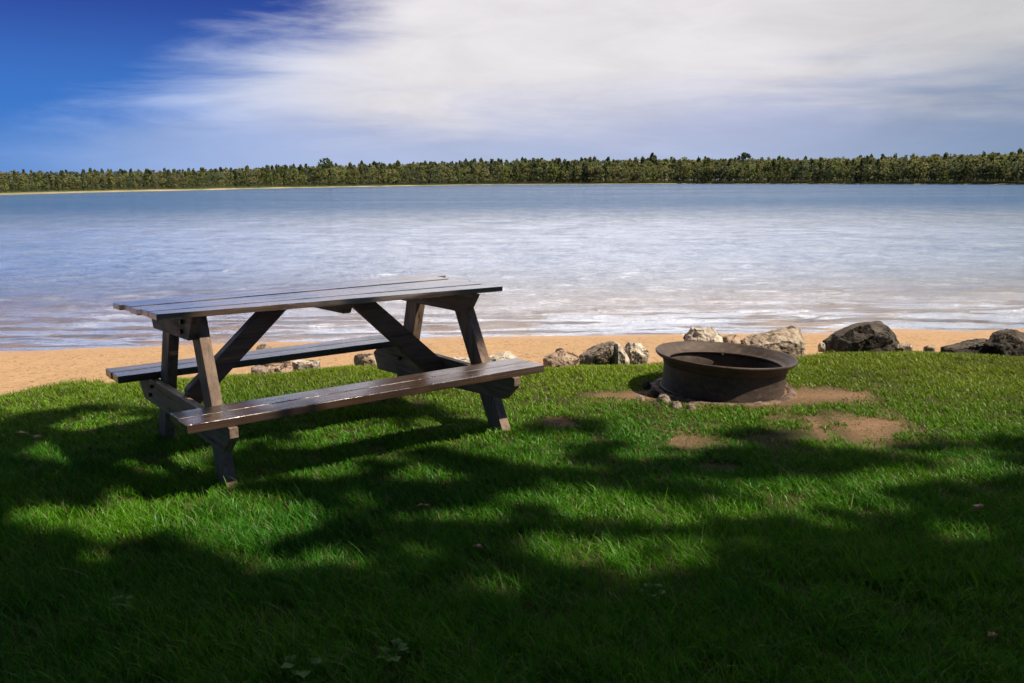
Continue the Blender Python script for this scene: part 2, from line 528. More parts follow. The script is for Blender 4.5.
gust = m.math('ADD', m.math('MULTIPLY', m.math('SUBTRACT', g1_, .5), m.math('MULTIPLY', near_, 1.2)), m.math('MULTIPLY', m.math('SUBTRACT', g2_, .5), 1.1))
gust = m.math('ADD', m.math('ADD', gust, .98), m.math('MULTIPLY', m.math('MULTIPLY', m.math('SUBTRACT', g3_, .5), far), 1.2))
# close in, calm lanes let the sand show between ruffled, mirror-bright ones
st_ = m.noise(m.pos((.42, 2.6, 1), rot=(0, 0, R(4))), 1.25, 5, .62, .35)
calm = m.ramp(st_, [(.47, 0), (.54, 1)])
shal = m.n('ShaderNodeMapRange', {0: dist, 1: 1.2, 2: 5.0, 3: 1.0, 4: 0.0}, interpolation_type='SMOOTHSTEP').outputs[0]
lane = m.math('SUBTRACT', 1.12, m.math('MULTIPLY', calm, .74))
lane = m.math('ADD', m.math('MULTIPLY', lane, shal), m.math('SUBTRACT', 1.0, shal))
fr = m.math('ADD', fr, m.math('MULTIPLY', m.math('SUBTRACT', 1.0, fr), m.math('MULTIPLY', shal, .55)))
fr = m.math('MULTIPLY', m.math('MULTIPLY', fr, m.math('MULTIPLY', far2, gust)), lane, clamp=True)
M_WATER = m.done(m.n('ShaderNodeMixShader', {0: fr, 1: under, 2: refl}).outputs[0])
tag(link('lake_water', me, M_WATER), kind='structure')

# far shore ------------------------------------------------------------
SH = [(-500, 203, 22), (-150, 198, 21), (0, 195, 20.5), (100, 192.3, 20), (200, 190.2, 20), (340, 187.2, 24), (450, 185.4, 26), (512, 184.6, 27.5), (600, 184.3, 28),
      (680, 183.8, 28), (850, 184.2, 28), (940, 184.4, 30), (1024, 184.6, 32), (1250, 185, 34), (1600, 186, 36)]
sh = np.array([ground(a, b, WZ) for a, b, c in SH])
shd = np.hypot(sh[:, 0], sh[:, 1])
azs = np.arctan2(sh[:, 0], sh[:, 1])
shh = np.array([c for a, b, c in SH]) * shd / F * .97


def shore(azm):
    return np.interp(azm, azs, shd), np.interp(azm, azs, shh)


aa = np.linspace(azs[0], azs[-1], 260)
D, HT = shore(aa)
rows = []
offs = [(-3, -.5), (0, -.06), (1.0, .12), (2.6, .32), (6, .9), (40, 1.8), (200, 3.0), (900, 3.2), (2600, 3.2)]
for k, (o, z) in enumerate(offs):
    sc_ = D / 350
    dd = D + o * (sc_ if k < 5 else 1)
    rows.append(np.stack([dd * np.sin(aa), dd * np.cos(aa), WZ + z * np.minimum(1.0, sc_ * 1.2) * np.ones_like(aa)], -1))
me = np_mesh('far_shore', np.concatenate(rows), grid_faces(len(offs), len(aa)), True)
m = NT('far shore ground')
geo = m.n('ShaderNodeNewGeometry')
zz = m.n('ShaderNodeSeparateXYZ', {0: geo.outputs['Position']}).outputs[2]
nn = m.noise(m.pos((.05, .05, 1)), 1.2, 4)
up = m.n('ShaderNodeMapRange', {0: m.math('ADD', zz, m.math('MULTIPLY', nn, .3)), 1: WZ + .35, 2: WZ + .6, 3: 0.0, 4: 1.0}).outputs[0]
col = m.mix(up, m.mix(m.ramp(nn, [(.4, 0), (.6, 1)]), (.42, .32, .2), (.24, .22, .11)), (.05, .06, .022))
tag(link('far_shore', me, m.done(m.principled(col=col, rough=.95, spec=.1))), kind='structure')


def far_tree_geo(kind, h, rg, n):
    """leaf clumps of a distant tree, base at the origin: verts (n*4,3)"""
    if kind == 0:      # narrow conifer
        t = rg.random(n) ** .8
        z = h * (.06 + .94 * t)
        rad = h * .20 * (1 - t) ** .75 * (.55 + .45 * rg.random(n)) + .02 * h
    else:              # broad-leaved
        t = rg.random(n)
        z = h * (.18 + .80 * t)
        lob = .75 + .4 * np.sin(t * 9 + rg.random() * 6)
        rad = h * .30 * np.sqrt(np.clip(1 - ((t - .45) / .58) ** 2, 0, 1)) * lob * (.35 + .65 * rg.random(n) ** .5)
    a = rg.random(n) * 6.283
    c = np.stack([rad * np.cos(a), rad * np.sin(a), z], 1)
    s = h * (.052 if kind == 0 else .062) * (.6 + .8 * rg.random(n))
    u = rg.normal(size=(n, 3)); u[:, 2] *= .6; u /= np.linalg.norm(u, axis=1)[:, None]
    w = rg.normal(size=(n, 3)); v = np.cross(u, w); v /= np.linalg.norm(v, axis=1)[:, None]
    if kind == 0: v[:, 2] *= 1.7
    q = np.stack([c - u * s[:, None] * .9, c - v * s[:, None], c + u * s[:, None], c + v * s[:, None] * .8], 1)
    return q


PAL = np.array([(.155, .165, .060), (.200, .190, .075), (.115, .135, .060), (.19, .18, .075), (.120, .135, .070), (.170, .185, .060), (.165, .160, .075)])


def tube_np(p0, p1, r0, r1, n=5):
    p0, p1 = np.array(p0, float), np.array(p1, float)
    ax = p1 - p0; ax /= np.linalg.norm(ax)
    u = np.cross(ax, (0.3, .9, .1)); u /= np.linalg.norm(u); v = np.cross(ax, u)
    an = np.arange(n) * 2 * math.pi / n
    ring = np.cos(an)[:, None] * u + np.sin(an)[:, None] * v
    vs = np.concatenate([p0 + ring * r0, p1 + ring * r1])
    fs = np.array([(i, (i + 1) % n, n + (i + 1) % n, n + i) for i in range(n)])
    return vs, fs


V_, C_ = [], []
TV, TF, tn = [], [], 0
fr_ = np.random.default_rng(21)
for row, (off, hs, cnt, fine) in enumerate([(4, .66, 420, 80), (10, .80, 420, 85), (20, .90, 400, 85), (34, .96, 380, 85), (52, 1.02, 340, 80)]):
    az_list = azs[0] + (azs[-1] - azs[0]) * (np.arange(cnt) + fr_.random(cnt)) / cnt
    for azm in az_list:
        D_, H_ = shore(azm)
        dd = D_ + off * (D_ / 350) * (1 + .3 * fr_.random())
        inside = abs(azm) < .60
        kind = 0 if fr_.random() < (.35 if azm < .1 else .15) else 1
        if row == 0 and fr_.random() < .3: kind = 1
        h = H_ * hs * (.92 + .13 * fr_.random()) * (1.0 if kind == 0 else .92)
        if row == 0 and fr_.random() < .35: h *= .6
        if row == 4 and fr_.random() < .12: h *= 1.06
        n = int(fine * (1.25 if kind else 1.5)) if inside else 35
        q = far_tree_geo(kind, h, fr_, n)
        bx, by = dd * math.sin(azm), dd * math.cos(azm)
        bz = WZ + .8 * min(1, D_ / 350)
        q = q + np.array([bx, by, bz])
        V_.append(q.reshape(-1, 3))
        base = PAL[fr_.integers(len(PAL))] if kind else PAL[[0, 2, 4, 5][fr_.integers(4)]] * .85
        base = base * (.95 + .5 * fr_.random())
        cc_ = base * (.92 + .16 * fr_.random((n, 1)))
        C_.append(np.repeat(cc_, 4, 0))
        vs, fs = tube_np((bx, by, bz - .3), (bx, by, bz + h * .7), h * .014, h * .004)
        TV.append(vs); TF.append(fs + tn); tn += len(vs)
Vv = np.concatenate(V_); n4 = len(Vv) // 4
tv = np.concatenate(TV); tf = np.concatenate(TF)
allv = np.concatenate([Vv, tv])
allf = np.concatenate([np.arange(n4 * 4).reshape(-1, 4), tf + len(Vv)])
allc = np.concatenate([np.concatenate(C_), np.tile(np.array([[.16, .14, .12]]), (len(tv), 1))])
me = np_mesh('far_woodland', allv, allf, False, allc)
M_FAR = leaf_mat('far foliage', .5)
o = link('far_woodland', me, M_FAR)
tag(o, 'olive green mixed woodland lining the far shore of the lake', 'woodland', kind='stuff')

# a few trees of the far shore that stand out on their own
bark = NT('bark')
v = bark.pos((14, 14, 3), obj=True); nb = bark.noise(v, 1.5, 5, .7, .4)
M_BARK = bark.done(bark.principled(col=bark.mix(bark.ramp(nb, [(.35, 0), (.65, 1)]), (.045, .032, .022), (.16, .12, .09)), rough=.9, nrm=bark.bump(nb, 1, .02)))
for (px, off, hpx, kind, colr, lab) in [
    (330, 24, 25.5, 1, (.085, .11, .04), 'rounded tree rising highest above the left half of the far wood'),
    (637, 2.2, 13.0, 1, (.17, .17, .085), 'small pale grey green bush tree at the waterline of the far wood'),
    (741, 40, 28.0, 1, (.055, .08, .05), 'dark round crown poking above the treeline over the fire ring'),
    (856, 6, 21.0, 0, (.10, .115, .06), 'pale narrow conifer standing in front of the far wood beyond the dark wedge rock'),
    (650, 44, 27.2, 0, (.05, .07, .035), 'dark pointed tree poking above the middle of the far treeline'),
]:
    azm = math.atan((px - 512) / F)
    D_, H_ = shore(azm)
    dd = D_ + off * (D_ / 350)
    h = hpx * dd / F
    q = far_tree_geo(kind, h, fr_, 210)
    cc_ = np.array(colr) * 1.1 * (.75 + .5 * fr_.random((210, 1)))
    t = empty('conifer_tree' if kind == 0 else 'broadleaf_tree', (dd * math.sin(azm), dd * math.cos(azm), WZ + .8 * min(1, D_ / 350)))
    tag(t, lab, 'tree')
    me = np_mesh('crown', q.reshape(-1, 3), np.arange(210 * 4).reshape(-1, 4), False, np.repeat(cc_, 4, 0))
    link('crown', me, M_FAR, t)
    vs, fs = tube_np((0, 0, -.5), (0, 0, h * .8), h * .02, h * .006, 7)
    link('trunk', np_mesh('trunk', vs, fs), M_BARK, t)

# ------------------------------------------------------------------ picnic table
W_TOP = m_wood('weathered stained planks', 'X', base=(.040, .022, .016), hi=(.12, .070, .045), rough=.22, worn=.7, grey=(.20, .18, .17), spec=1.0, coat=1.0, coatr=.16)
W_SEAT = m_wood('stained bench boards', 'X', base=(.036, .019, .012), hi=(.078, .043, .027), rough=.19, worn=.3, spec=.8, coat=.35, coatr=.2)
W_LEG = m_wood('stained frame timber', 'Z', base=(.125, .078, .050), hi=(.29, .19, .128), rough=.5, worn=.5, grey=(.17, .13, .11))
W_BEAM = m_wood('stained cross timber', 'Y', base=(.12, .080, .055), hi=(.27, .19, .135), rough=.5, worn=.55, grey=(.14, .11, .095))
mm = NT('dark steel bolts')
M_BOLT = mm.done(mm.principled(col=(.015, .012, .011), rough=.5, metal=.6))

TX, TY, YAW = -.9633, 4.3573, .6531
table = empty('picnic_table', (TX, TY, float(lawn_z(np.array(TX), np.array(TY))) * 0), YAW)
tag(table, 'dark brown stained wooden picnic table with attached benches on the grass', 'picnic table')


def part(name, bm, mat, parent=table, bev=.003, smooth=False):
    if bev: bevel(bm, bev)
    return link(name, bm_mesh(name, bm, smooth), mat, parent)


# top: five planks, ragged ends, slightly twisted
L, WT, ZT, TH = 1.806, .672, .75, .027
bm = bmesh.new()
pwid = (WT - 4 * .014) / 5
ends = [(0, 0), (.002, -.045), (-.008, -.02), (-.004, -.08), (-.018, -.01)]
for i in range(5):
    y0 = -WT / 2 + .012 + i * (pwid + .014)
    e0, e1 = ends[i]
    bb = bmesh.new()
    prism(bb, [(-L / 2 + e0, y0), (L / 2 + e1, y0), (L / 2 + e1, y0 + pwid), (-L / 2 + e0, y0 + pwid)], 'z', ZT - TH, ZT)
    dzz = [0, .0015, -.001, .002, 0][i]
    for v in bb.verts: v.co.z += dzz
    bevel(bb, .003)
    tmp = bpy.data.meshes.new('t'); bb.to_mesh(tmp); bb.free(); bm.from_mesh(tmp); bpy.data.meshes.remove(tmp)
def warp(x, y): return -.0122 * x + .0119 + (-.004 + .0345 * x) * (y + .33)


for v in bm.verts:
    v.co.z += warp(v.co.x, v.co.y)
part('tabletop', bm, W_TOP, bev=0)

# benches
LB, SO, SW, ZS, BT = 1.8273, .668, .2386, .3713, .037
for s in (-1, 1):
    bm = bmesh.new()
    bw = (SW - .007) / 2
    for k in range(2):
        y0 = SO - k * (bw + .007)
        a, b = s * y0, s * (y0 - bw)
        a, b = min(a, b), max(a, b)
        bb = bmesh.new()
        xr = LB / 2 - .003 * k - (.10 if s > 0 else 0)
        prism(bb, [(-LB / 2 + .004 * k, a), (xr, a), (xr, b), (-LB / 2 + .004 * k, b)], 'z', ZS - BT, ZS)
        bevel(bb, .005, 3)
        tmp = bpy.data.meshes.new('t'); bb.to_mesh(tmp); bb.free(); bm.from_mesh(tmp); bpy.data.meshes.remove(tmp)
    part('bench_seat', bm, W_SEAT, bev=0)


def ttop(x, y): return ZT - TH + warp(x, y) - .0015


XA = {-1: (-.7134, -.6640), 1: (.7420, .7980)}       # legs, left and right frame
for s in (-1, 1):
    x0, x1 = XA[s]
    xo = x0 - .039                                    # beams on the left face of the legs
    for sy in (-1, 1):
        if sy < 0: fo, fi, to, ti = -.505, -.392, -.225, -.112
        else: fo, fi, to, ti = .560, .445, .262, .148
        if s > 0: fo, fi, to, ti = (-.555, -.432, -.150, -.025) if sy < 0 else (.615, .500, .395, .265)
        ztop = ttop(x0, (to + ti) / 2) - .004
        bm = bmesh.new()
        prism(bm, [(fo, -.03), (fi, -.03), (ti, ztop), (to, ztop)], 'x', x0, x1)
        # a slightly eaten foot
        part('leg', bm, W_LEG, bev=.004)
    # top cleat
    bm = bmesh.new()
    y0, y1 = (-.31, .385) if s < 0 else (-.345, .50)
    prism(bm, [(y0, ttop(xo, y0)), (y1, ttop(xo, y1)), (y1 - .065, .612), (y0 + .085, .615 if s > 0 else .628)], 'x', xo, x0 - .001)
    c = part('top_cleat', bm, W_BEAM, bev=.004)
    # support beam under the benches
    bm = bmesh.new()
    far_ = [(.685, ZS - BT - .001), (.685, .285), (.60, .205)] if s < 0 else [(.665, ZS - BT - .001), (.80, .235), (.745, .135), (.35, .150)]
    prism(bm, [(-.685, ZS - BT - .001)] + far_ + [(-.59, .205), (-.685, .29)], 'x', xo, x0 - .001)
    sb_ = part('seat_support', bm, W_BEAM, bev=.004)
    for (py_, pz) in ([(-.165, .705), (-.150, .660)] if s < 0 else []):
        bm = bmesh.new()
        bmesh.ops.create_cone(bm, cap_ends=True, segments=10, radius1=.012, radius2=.009, depth=.016,
                              matrix=Matrix.Translation((xo - .005, py_, pz)) @ Matrix.Rotation(R(90), 4, 'Y'))
        part('bolt', bm, M_BOLT, c, bev=0, smooth=False)
    for (py_, pz) in [(-.37, .30), (-.34, .25), (.42, .30), (.46, .25)]:
        bm = bmesh.new()
        bmesh.ops.create_cone(bm, cap_ends=True, segments=10, radius1=.012, radius2=.009, depth=.016,
                              matrix=Matrix.Translation((xo - .005, py_, pz)) @ Matrix.Rotation(R(90), 4, 'Y'))
        part('bolt', bm, M_BOLT, sb_, bev=0)
# centre cleat
bm = bmesh.new()
prism(bm, [(-.26, ttop(.02, -.26)), (.27, ttop(.02, .27)), (.23, .665), (-.22, .675)], 'x', .0, .042)
part('centre_cleat', bm, W_BEAM, bev=.003)
# braces, on the centre line
bm = bmesh.new()
prism(bm, [(-.712, .360), (-.712, .30), (-.665, .280), (-.165, ttop(-.2, 0)), (-.300, ttop(-.3, 0))], 'y', -.03, .03)
W_BR = m_wood('stained brace timber', 'X', base=(.12, .066, .040), hi=(.23, .13, .082), rough=.42, worn=.3)
part('brace', bm, W_BR, bev=.004)
bm = bmesh.new()
prism(bm, [(.701, .235), (.701, .31), (.680, .335), (.240, ttop(.2, 0)), (.100, ttop(.1, 0)), (.615, .245)], 'y', -.03, .03)
part('brace', bm, W_BR, bev=.004)

# ------------------------------------------------------------------ fire ring
ring = empty('fire_ring', (RING[0], RING[1], 0))
ring.rotation_euler = (R(-.3), R(3.0), 0)
tag(ring, 'rusty dark steel fire ring with a rolled flange in a bare sandy patch', 'fire ring')
m = NT('rusted steel')
v = m.pos((1, 1, 1), obj=True)
a = m.noise(v, 5, 5, .65, .4); b = m.noise(v, 28, 5, .7); c = m.noise(m.pos((3, 3, 14), obj=True), 3, 4)
col = m.mix(m.ramp(a, [(.35, 0), (.65, 1)]), (.036, .027, .022), (.090, .060, .042))
col = m.mix(m.ramp(b, [(.5, 0), (.68, .8)]), col, (.135, .080, .052))
col = m.mix(m.ramp(c, [(.5, 0), (.7, .6)]), col, (.022, .018, .016))
M_RUST = m.done(m.principled(col=col, rough=m.math('ADD', .5, m.math('MULTIPLY', b, .3)), metal=.25, spec=.5, nrm=m.bump(m.math('ADD', a, m.math('MULTIPLY', b, .5)), .5, .008)))


def lathe(bm, prof, n=96, wob=0.0):
    rings = []
    for (r, z) in prof:
        rings.append([bm.verts.new(((r + wob * math.sin(3 * i * 2 * math.pi / n + z * 9)) * math.cos(i * 2 * math.pi / n),
                                    (r + wob * math.cos(2 * i * 2 * math.pi / n)) * math.sin(i * 2 * math.pi / n), z)) for i in range(n)])
    for k in range(len(prof)):
        A, B = rings[k], rings[(k + 1) % len(prof)]
        for i in range(n):
            bm.faces.new((A[i], A[(i + 1) % n], B[(i + 1) % n], B[i]))


bm = bmesh.new()   # wall, closed profile, outside then inside
lathe(bm, [(.382, -.03), (.382, .02), (.379, .035), (.379, .150), (.382, .164), (.371, .170), (.362, .158), (.360, .06), (.360, .03), (.366, .01), (.370, -.03)], wob=.002)
link('ring_wall', bm_mesh('ring_wall', bm, True), M_RUST, ring)
bm = bmesh.new()   # rolled flange, dished down to the wall
lathe(bm, [(.384, .160), (.388, .180), (.398, .193), (.414, .203), (.428, .211), (.436, .220), (.439, .231), (.434, .237), (.426, .233), (.414, .222), (.400, .213), (.384, .200), (.374, .188), (.366, .186), (.352, .184), (.348, .178), (.354, .171), (.369, .167)], wob=.002)
link('rim_flange', bm_mesh('rim_flange', bm, True), M_RUST, ring)
bm = bmesh.new()   # foot rim
lathe(bm, [(.3835, -.012), (.388, -.008), (.390, .002), (.388, .010), (.3835, .012)], wob=.002)
fo_ = link('foot_flange', bm_mesh('foot_flange', bm, True), M_RUST, ring)
bm = bmesh.new()   # worn stone and grit footing round the base
nb_ = 90
prof_ = [(.392, -.03), (.394, .010), (.412, .018), (.438, .014), (.458, -.006), (.466, -.03)]
rg_ = []
for (r_, z_) in prof_:
    rg_.append([bm.verts.new(((r_ + (r_ > .4) * .022 * mn.noise(Vector((3 * math.cos(i * 2 * math.pi / nb_), 3 * math.sin(i * 2 * math.pi / nb_), r_ * 2)))) * math.cos(i * 2 * math.pi / nb_),
                              (r_ + (r_ > .4) * .022 * mn.noise(Vector((3 * math.cos(i * 2 * math.pi / nb_), 3 * math.sin(i * 2 * math.pi / nb_), r_ * 2)))) * math.sin(i * 2 * math.pi / nb_),
                              z_ + .010 * mn.noise(Vector((9 * math.cos(i * 2 * math.pi / nb_), 9 * math.sin(i * 2 * math.pi / nb_), r_ * 30))))) for i in range(nb_)])
for k in range(len(prof_) - 1):
    for i in range(nb_): bm.faces.new((rg_[k][i], rg_[k][(i + 1) % nb_], rg_[k + 1][(i + 1) % nb_], rg_[k + 1][i]))
footing = link('ring_footing', bm_mesh('ring_footing', bm, True), m_rock('gritty footing', (.17, .11, .08), (.34, .23, .16), (.10, .07, .055), 14))
footing.location = (RING[0], RING[1], .004)
tag(footing, 'worn reddish grit and stone footing around the base of the fire ring', 'footing')
# valve stub inside the wall
bm = bmesh.new()
bmesh.ops.create_cone(bm, cap_ends=True, segments=12, radius1=.012, radius2=.009, depth=.03,
                      matrix=Matrix.Translation((.07, .352, .165)) @ Matrix.Rotation(R(70), 4, 'X'))
link('valve_stub', bm_mesh('valve_stub', bm, True), M_RUST, ring)
# ash inside
m = NT('ash'); nn = m.noise(m.pos(), 20, 5, .7)
M_ASH = m.done(m.principled(col=m.mix(nn, (.05, .042, .036), (.17, .145, .12)), rough=1, nrm=m.bump(nn, 1, .03)))
n = 40
bm = bmesh.new()
cen = bm.verts.new((0, 0, .055)); prev = None
rs = [.08, .16, .24, .31, .358]
allr = []
for r in rs:
    allr.append([bm.verts.new((r * math.cos(i * 2 * math.pi / n), r * math.sin(i * 2 * math.pi / n),
                               .035 + .03 * mn.noise(Vector((r * 6 * math.cos(i * 2 * math.pi / n), r * 6 * math.sin(i * 2 * math.pi / n), 2)))) ) for i in range(n)])
for i in range(n): bm.faces.new((cen, allr[0][i], allr[0][(i + 1) % n]))
for k in range(len(rs) - 1):
    for i in range(n): bm.faces.new((allr[k][i], allr[k + 1][i], allr[k + 1][(i + 1) % n], allr[k][(i + 1) % n]))
o = link('fire_ash', bm_mesh('fire_ash', bm, True), M_ASH)
o.location = (RING[0], RING[1], 0)
tag(o, 'grey ash lying in the bottom of the rusty fire ring', 'ash', kind='stuff')

# ------------------------------------------------------------------ rocks
M_TAN = m_rock('tan granite', (.36, .26, .18), (.54, .44, .33), (.24, .16, .11))
M_WHITE = m_rock('pale granite', (.50, .41, .31), (.74, .65, .53), (.30, .22, .16))
M_GREY = m_rock('grey brown stone', (.23, .17, .125), (.40, .31, .235), (.16, .12, .09))
M_DARK = m_rock('dark stone', (.075, .058, .042), (.15, .122, .092), (.052, .042, .032), 8)
M_PINK = m_rock('pinkish stone', (.36, .235, .16), (.52, .38, .27), None)
ROCKGROUP = None


def rock(name, x0, x1, ytop, ybase, prof, mat, label, depth=.7, seed=1, off=.15, rough=.05, sink=.32, group=None, pz=None):
    """prof: outline (u 0..1, v 0..1) of the stone as seen from the lawn; given a real depth"""
    bx, by = ground((x0 + x1) / 2, ybase)
    dist = by + off
    sc = dist / F
    w = (x1 - x0) * sc
    hgt = H - dist * (ytop - HOR) / F
    bx = ((x0 + x1) / 2 - 512) * sc
    z0 = 0.0
    if pz: z0 = H - dist * (pz - HOR) / F; hgt -= z0
    rr = random.Random(seed)
    bm = bmesh.new()
    dep = w * depth
    for (u, v) in prof:
        zc = v * (hgt + 0) if v > 0 else -sink
        for (dy, f) in ((-.5, .62), (-.12, 1.0), (.22, .95), (.5, .60)):
            jj = 1 + rr.uniform(-.05, .05)
            ux = (u - .5) * f * jj
            vz = zc * ((.62 if dy == -.5 else 1.0 if dy == -.12 else .95 if dy == .22 else .7) if zc > 0 else 1)
            bm.verts.new((ux * w / .98, dy * dep * (1 + rr.uniform(-.1, .1)), vz))
    r_ = bmesh.ops.convex_hull(bm, input=bm.verts)
    inter = [g for g in r_['geom_interior'] if isinstance(g, bmesh.types.BMVert)]
    unused = [v for v in bm.verts if not v.link_faces]
    bmesh.ops.delete(bm, geom=list(set(inter + unused)), context='VERTS')
    for _ in range(12):          # broken faces
        nv = Vector((rr.gauss(0, 1), rr.gauss(-.35, 1), rr.gauss(.25, .8))).normalized()
        sup = max(v.co.dot(nv) for v in bm.verts)
        cenr = Vector((0, 0, hgt * .35)).dot(nv)
        bmesh.ops.bisect_plane(bm, geom=list(bm.verts) + list(bm.edges) + list(bm.faces), plane_co=nv * (cenr + (sup - cenr) * rr.uniform(.80, .93)), plane_no=nv, clear_outer=True)
        h_ = bmesh.ops.convex_hull(bm, input=bm.verts)
        bad = list({g for g in h_['geom_interior'] if isinstance(g, bmesh.types.BMVert)} | {v for v in bm.verts if not v.link_faces})
        if bad: bmesh.ops.delete(bm, geom=bad, context='VERTS')
    bmesh.ops.triangulate(bm, faces=bm.faces)
    for _ in range(5):
        es = [e for e in bm.edges if e.calc_length() > max(.018, w * .032)]
        if not es: break
        bmesh.ops.subdivide_edges(bm, edges=es, cuts=1, use_grid_fill=False)
        bmesh.ops.triangulate(bm, faces=bm.faces)
    bmesh.ops.smooth_vert(bm, verts=bm.verts, factor=.3, use_axis_x=True, use_axis_y=True, use_axis_z=True)
    bm.normal_update()
    sd = Vector((seed * 3.7, seed * 1.3, seed * .77))
    mv = []
    for v in bm.verts:
        q = v.co
        d = rough * w * (mn.fractal(q * (2.6 / w) + sd, .9, 2.1, 4)) * .9
        rid = abs(mn.noise(q * (5.0 / w) + sd * 2))
        d -= rough * w * .45 * max(0, .25 - rid) * 4 * .5
        d += .25 * rough * w * mn.noise(q * (17 / w) + sd)
        vd = mn.voronoi(q * (4.2 / w) + sd, distance_metric='DISTANCE', exponent=2.5)[0]
        d += rough * w * (.35 * (vd[1] - vd[0]) - .15)
        vd = mn.voronoi(q * (11 / w) + sd, distance_metric='DISTANCE', exponent=2.5)[0]
        d += rough * w * .35 * (vd[1] - vd[0] - .3)
        mv.append(v.normal * d)
    for v, d in zip(bm.verts, mv): v.co += d
    bmesh.ops.recalc_face_normals(bm, faces=bm.faces)
    me = bpy.data.meshes.new(name); bm.to_mesh(me); bm.free()
    me.polygons.foreach_set('use_smooth', np.ones(len(me.polygons), dtype=bool))
    if hasattr(me, 'set_sharp_from_angle'): me.set_sharp_from_angle(angle=R(32))
    o = link(name, me, mat)
    o.location = (bx, dist, z0)
    tag(o, label, 'rock', group)
    return o


ROUND = [(0, 0), (.02, .4), (.15, .8), (.4, 1), (.7, .93), (.92, .6), (1, .2), (1, 0)]
FLAT = [(0, 0), (.04, .5), (.25, .95), (.6, 1), (.9, .7), (1, .3), (1, 0)]
rock('boulder', 831, 902, 321.5, 351, [(0.02, 0), (.02, .08), (.14, .42), (.34, .72), (.57, .94), (.76, 1.0), (.85, .84), (.95, .42), (1, .08), (1, 0)], M_DARK,
     'large dark wedge shaped boulder with a steep right side at the lawn edge', .75, 3, .3, .035)
rock('boulder', 744, 810, 327, 358, [(0, 0), (.02, .40), (.10, .60), (.28, .66), (.5, .70), (.70, .93), (.84, 1.0), (.97, .82), (1, .3), (1, 0)], M_TAN,
     'large pale tan boulder with a crumbly lit right end behind the fire ring', .7, 5, .3, .06)
rock('boulder', 686, 727, 325.5, 352, [(0, 0), (.02, .4), (.2, .85), (.36, .78), (.46, 1.0), (.62, .92), (.85, .62), (1, .25), (1, 0)], M_WHITE,
     'jagged cream boulder behind the left back rim of the fire ring', .8, 8, .35, .07)
rock('rock', 724, 748, 335, 352, FLAT, M_PINK, 'low pinkish stone wedged between the cream and the large tan boulders', .9, 11, .45, .05)
rock('boulder', 579, 625, 340, 366, [(0, 0), (.0, .1), (.2, .42), (.45, .72), (.8, 1.0), (.92, .85), (1, .4), (1, 0)], M_GREY,
     'grey brown boulder sloping up to the right, next to an upright white slab', .8, 14, .3, .04)
rock('rock', 616, 632, 338, 367, [(0, 0), (.02, .5), (.05, 1.0), (.35, .72), (.75, .35), (1, .05), (1, 0)], M_WHITE,
     'thin pointed white slab leaning against the grey brown boulder', .8, 17, .22, .03)
rock('rock', 625, 650, 341, 365, [(0, 0), (.0, .5), (.15, .9), (.45, 1), (.8, .7), (1, .25), (1, 0)], M_WHITE,
     'rounded white stone just left of the fire ring, right of the pointed slab', .9, 19, .32, .07)
rock('rock', 542, 581, 350.5, 367, [(0, 0), (.05, .12), (.3, .55), (.5, 1), (.65, .85), (.85, .45), (1, .1), (1, 0)], M_PINK,
     'low tan stone beyond the right end of the near bench', .8, 23, .3, .05)
rock('pebble', 556, 566, 348, 367, ROUND, M_DARK, 'small dark stone sitting on the low tan stone', .9, 29, .33, .04, .03, pz=354)
rock('rock', 484, 517, 352.5, 368, [(0, 0), (.03, .3), (.2, .45), (.5, .6), (.7, 1), (.88, .8), (1, .3), (1, 0)], M_WHITE,
     'low white stone right behind the near right table leg', .8, 31, .3, .06)
rock('rock', 443, 471, 358, 369, FLAT, M_WHITE, 'flat white stone left of the near right table leg', .8, 37, .3, .06)
rock('rock', 250, 269, 342.5, 370, ROUND, M_GREY, 'rounded grey stone rising behind the far bench beside the left brace', .9, 41, .55, .03)
rock('rock', 268, 285, 347, 370, ROUND, M_GREY, 'smaller rounded grey stone partly hidden behind the far bench', .9, 43, .65, .03)
rock('rock', 243, 263, 366, 373, ROUND, M_GREY, 'grey stone under the far bench at the grass edge, left of the pinkish one', .9, 47, .12, .05)
rock('rock', 260, 288, 365, 371, FLAT, M_PINK, 'flat pinkish stone seen under the far bench', .8, 53, .15, .05)
rock('rock', 286, 315, 361, 368, FLAT, M_WHITE, 'flat pale stone seen under the middle of the far bench', .8, 59, .2, .05)
rock('rock', 350, 383, 353, 366, ROUND, M_PINK, 'pinkish stone under the far bench left of the right seat support', .8, 61, .25, .05)
rock('rock', 992, 1040, 330, 357, [(0.02, 0), (.02, .3), (.16, .66), (.38, .9), (.6, 1), (.9, .8), (1, .3), (1, 0)], M_DARK,
     'dark boulder cut by the right edge of the photo', .8, 67, .25, .05)
rock('pebble', 824, 831, 343.5, 352, ROUND, M_WHITE, 'small white stone touching the left tip of the dark wedge boulder', .9, 71, .25, .05, .05)
rock('pebble', 901, 921, 345.5, 351, FLAT, M_TAN, 'low tan stone in the grass edge right of the dark wedge boulder', .8, 73, .2, .05, .05)
rock('pebble', 932, 943, 347.5, 352, ROUND, M_TAN, 'small tan stone at the grass edge midway between the two dark boulders', .8, 79, .2, .05, .05)
rock('rock', 950, 998, 341, 356, [(0, 0), (.02, .06), (.5, .42), (.95, 1), (1, .9), (1, 0)], M_DARK, 'low dark wedge standing in for the shadow left of the boulder at the right edge', .6, 81, .3, .03)  # dark wedge put where the edge boulder's shadow falls on the sand


def pebble_at(px, py, wpx, hpx, mat, label, seed, name='pebble', group=None):
    return rock(name, px - wpx / 2, px + wpx / 2, py - hpx, py, ROUND, mat, label, .8, seed, .02, .05, .02, group)


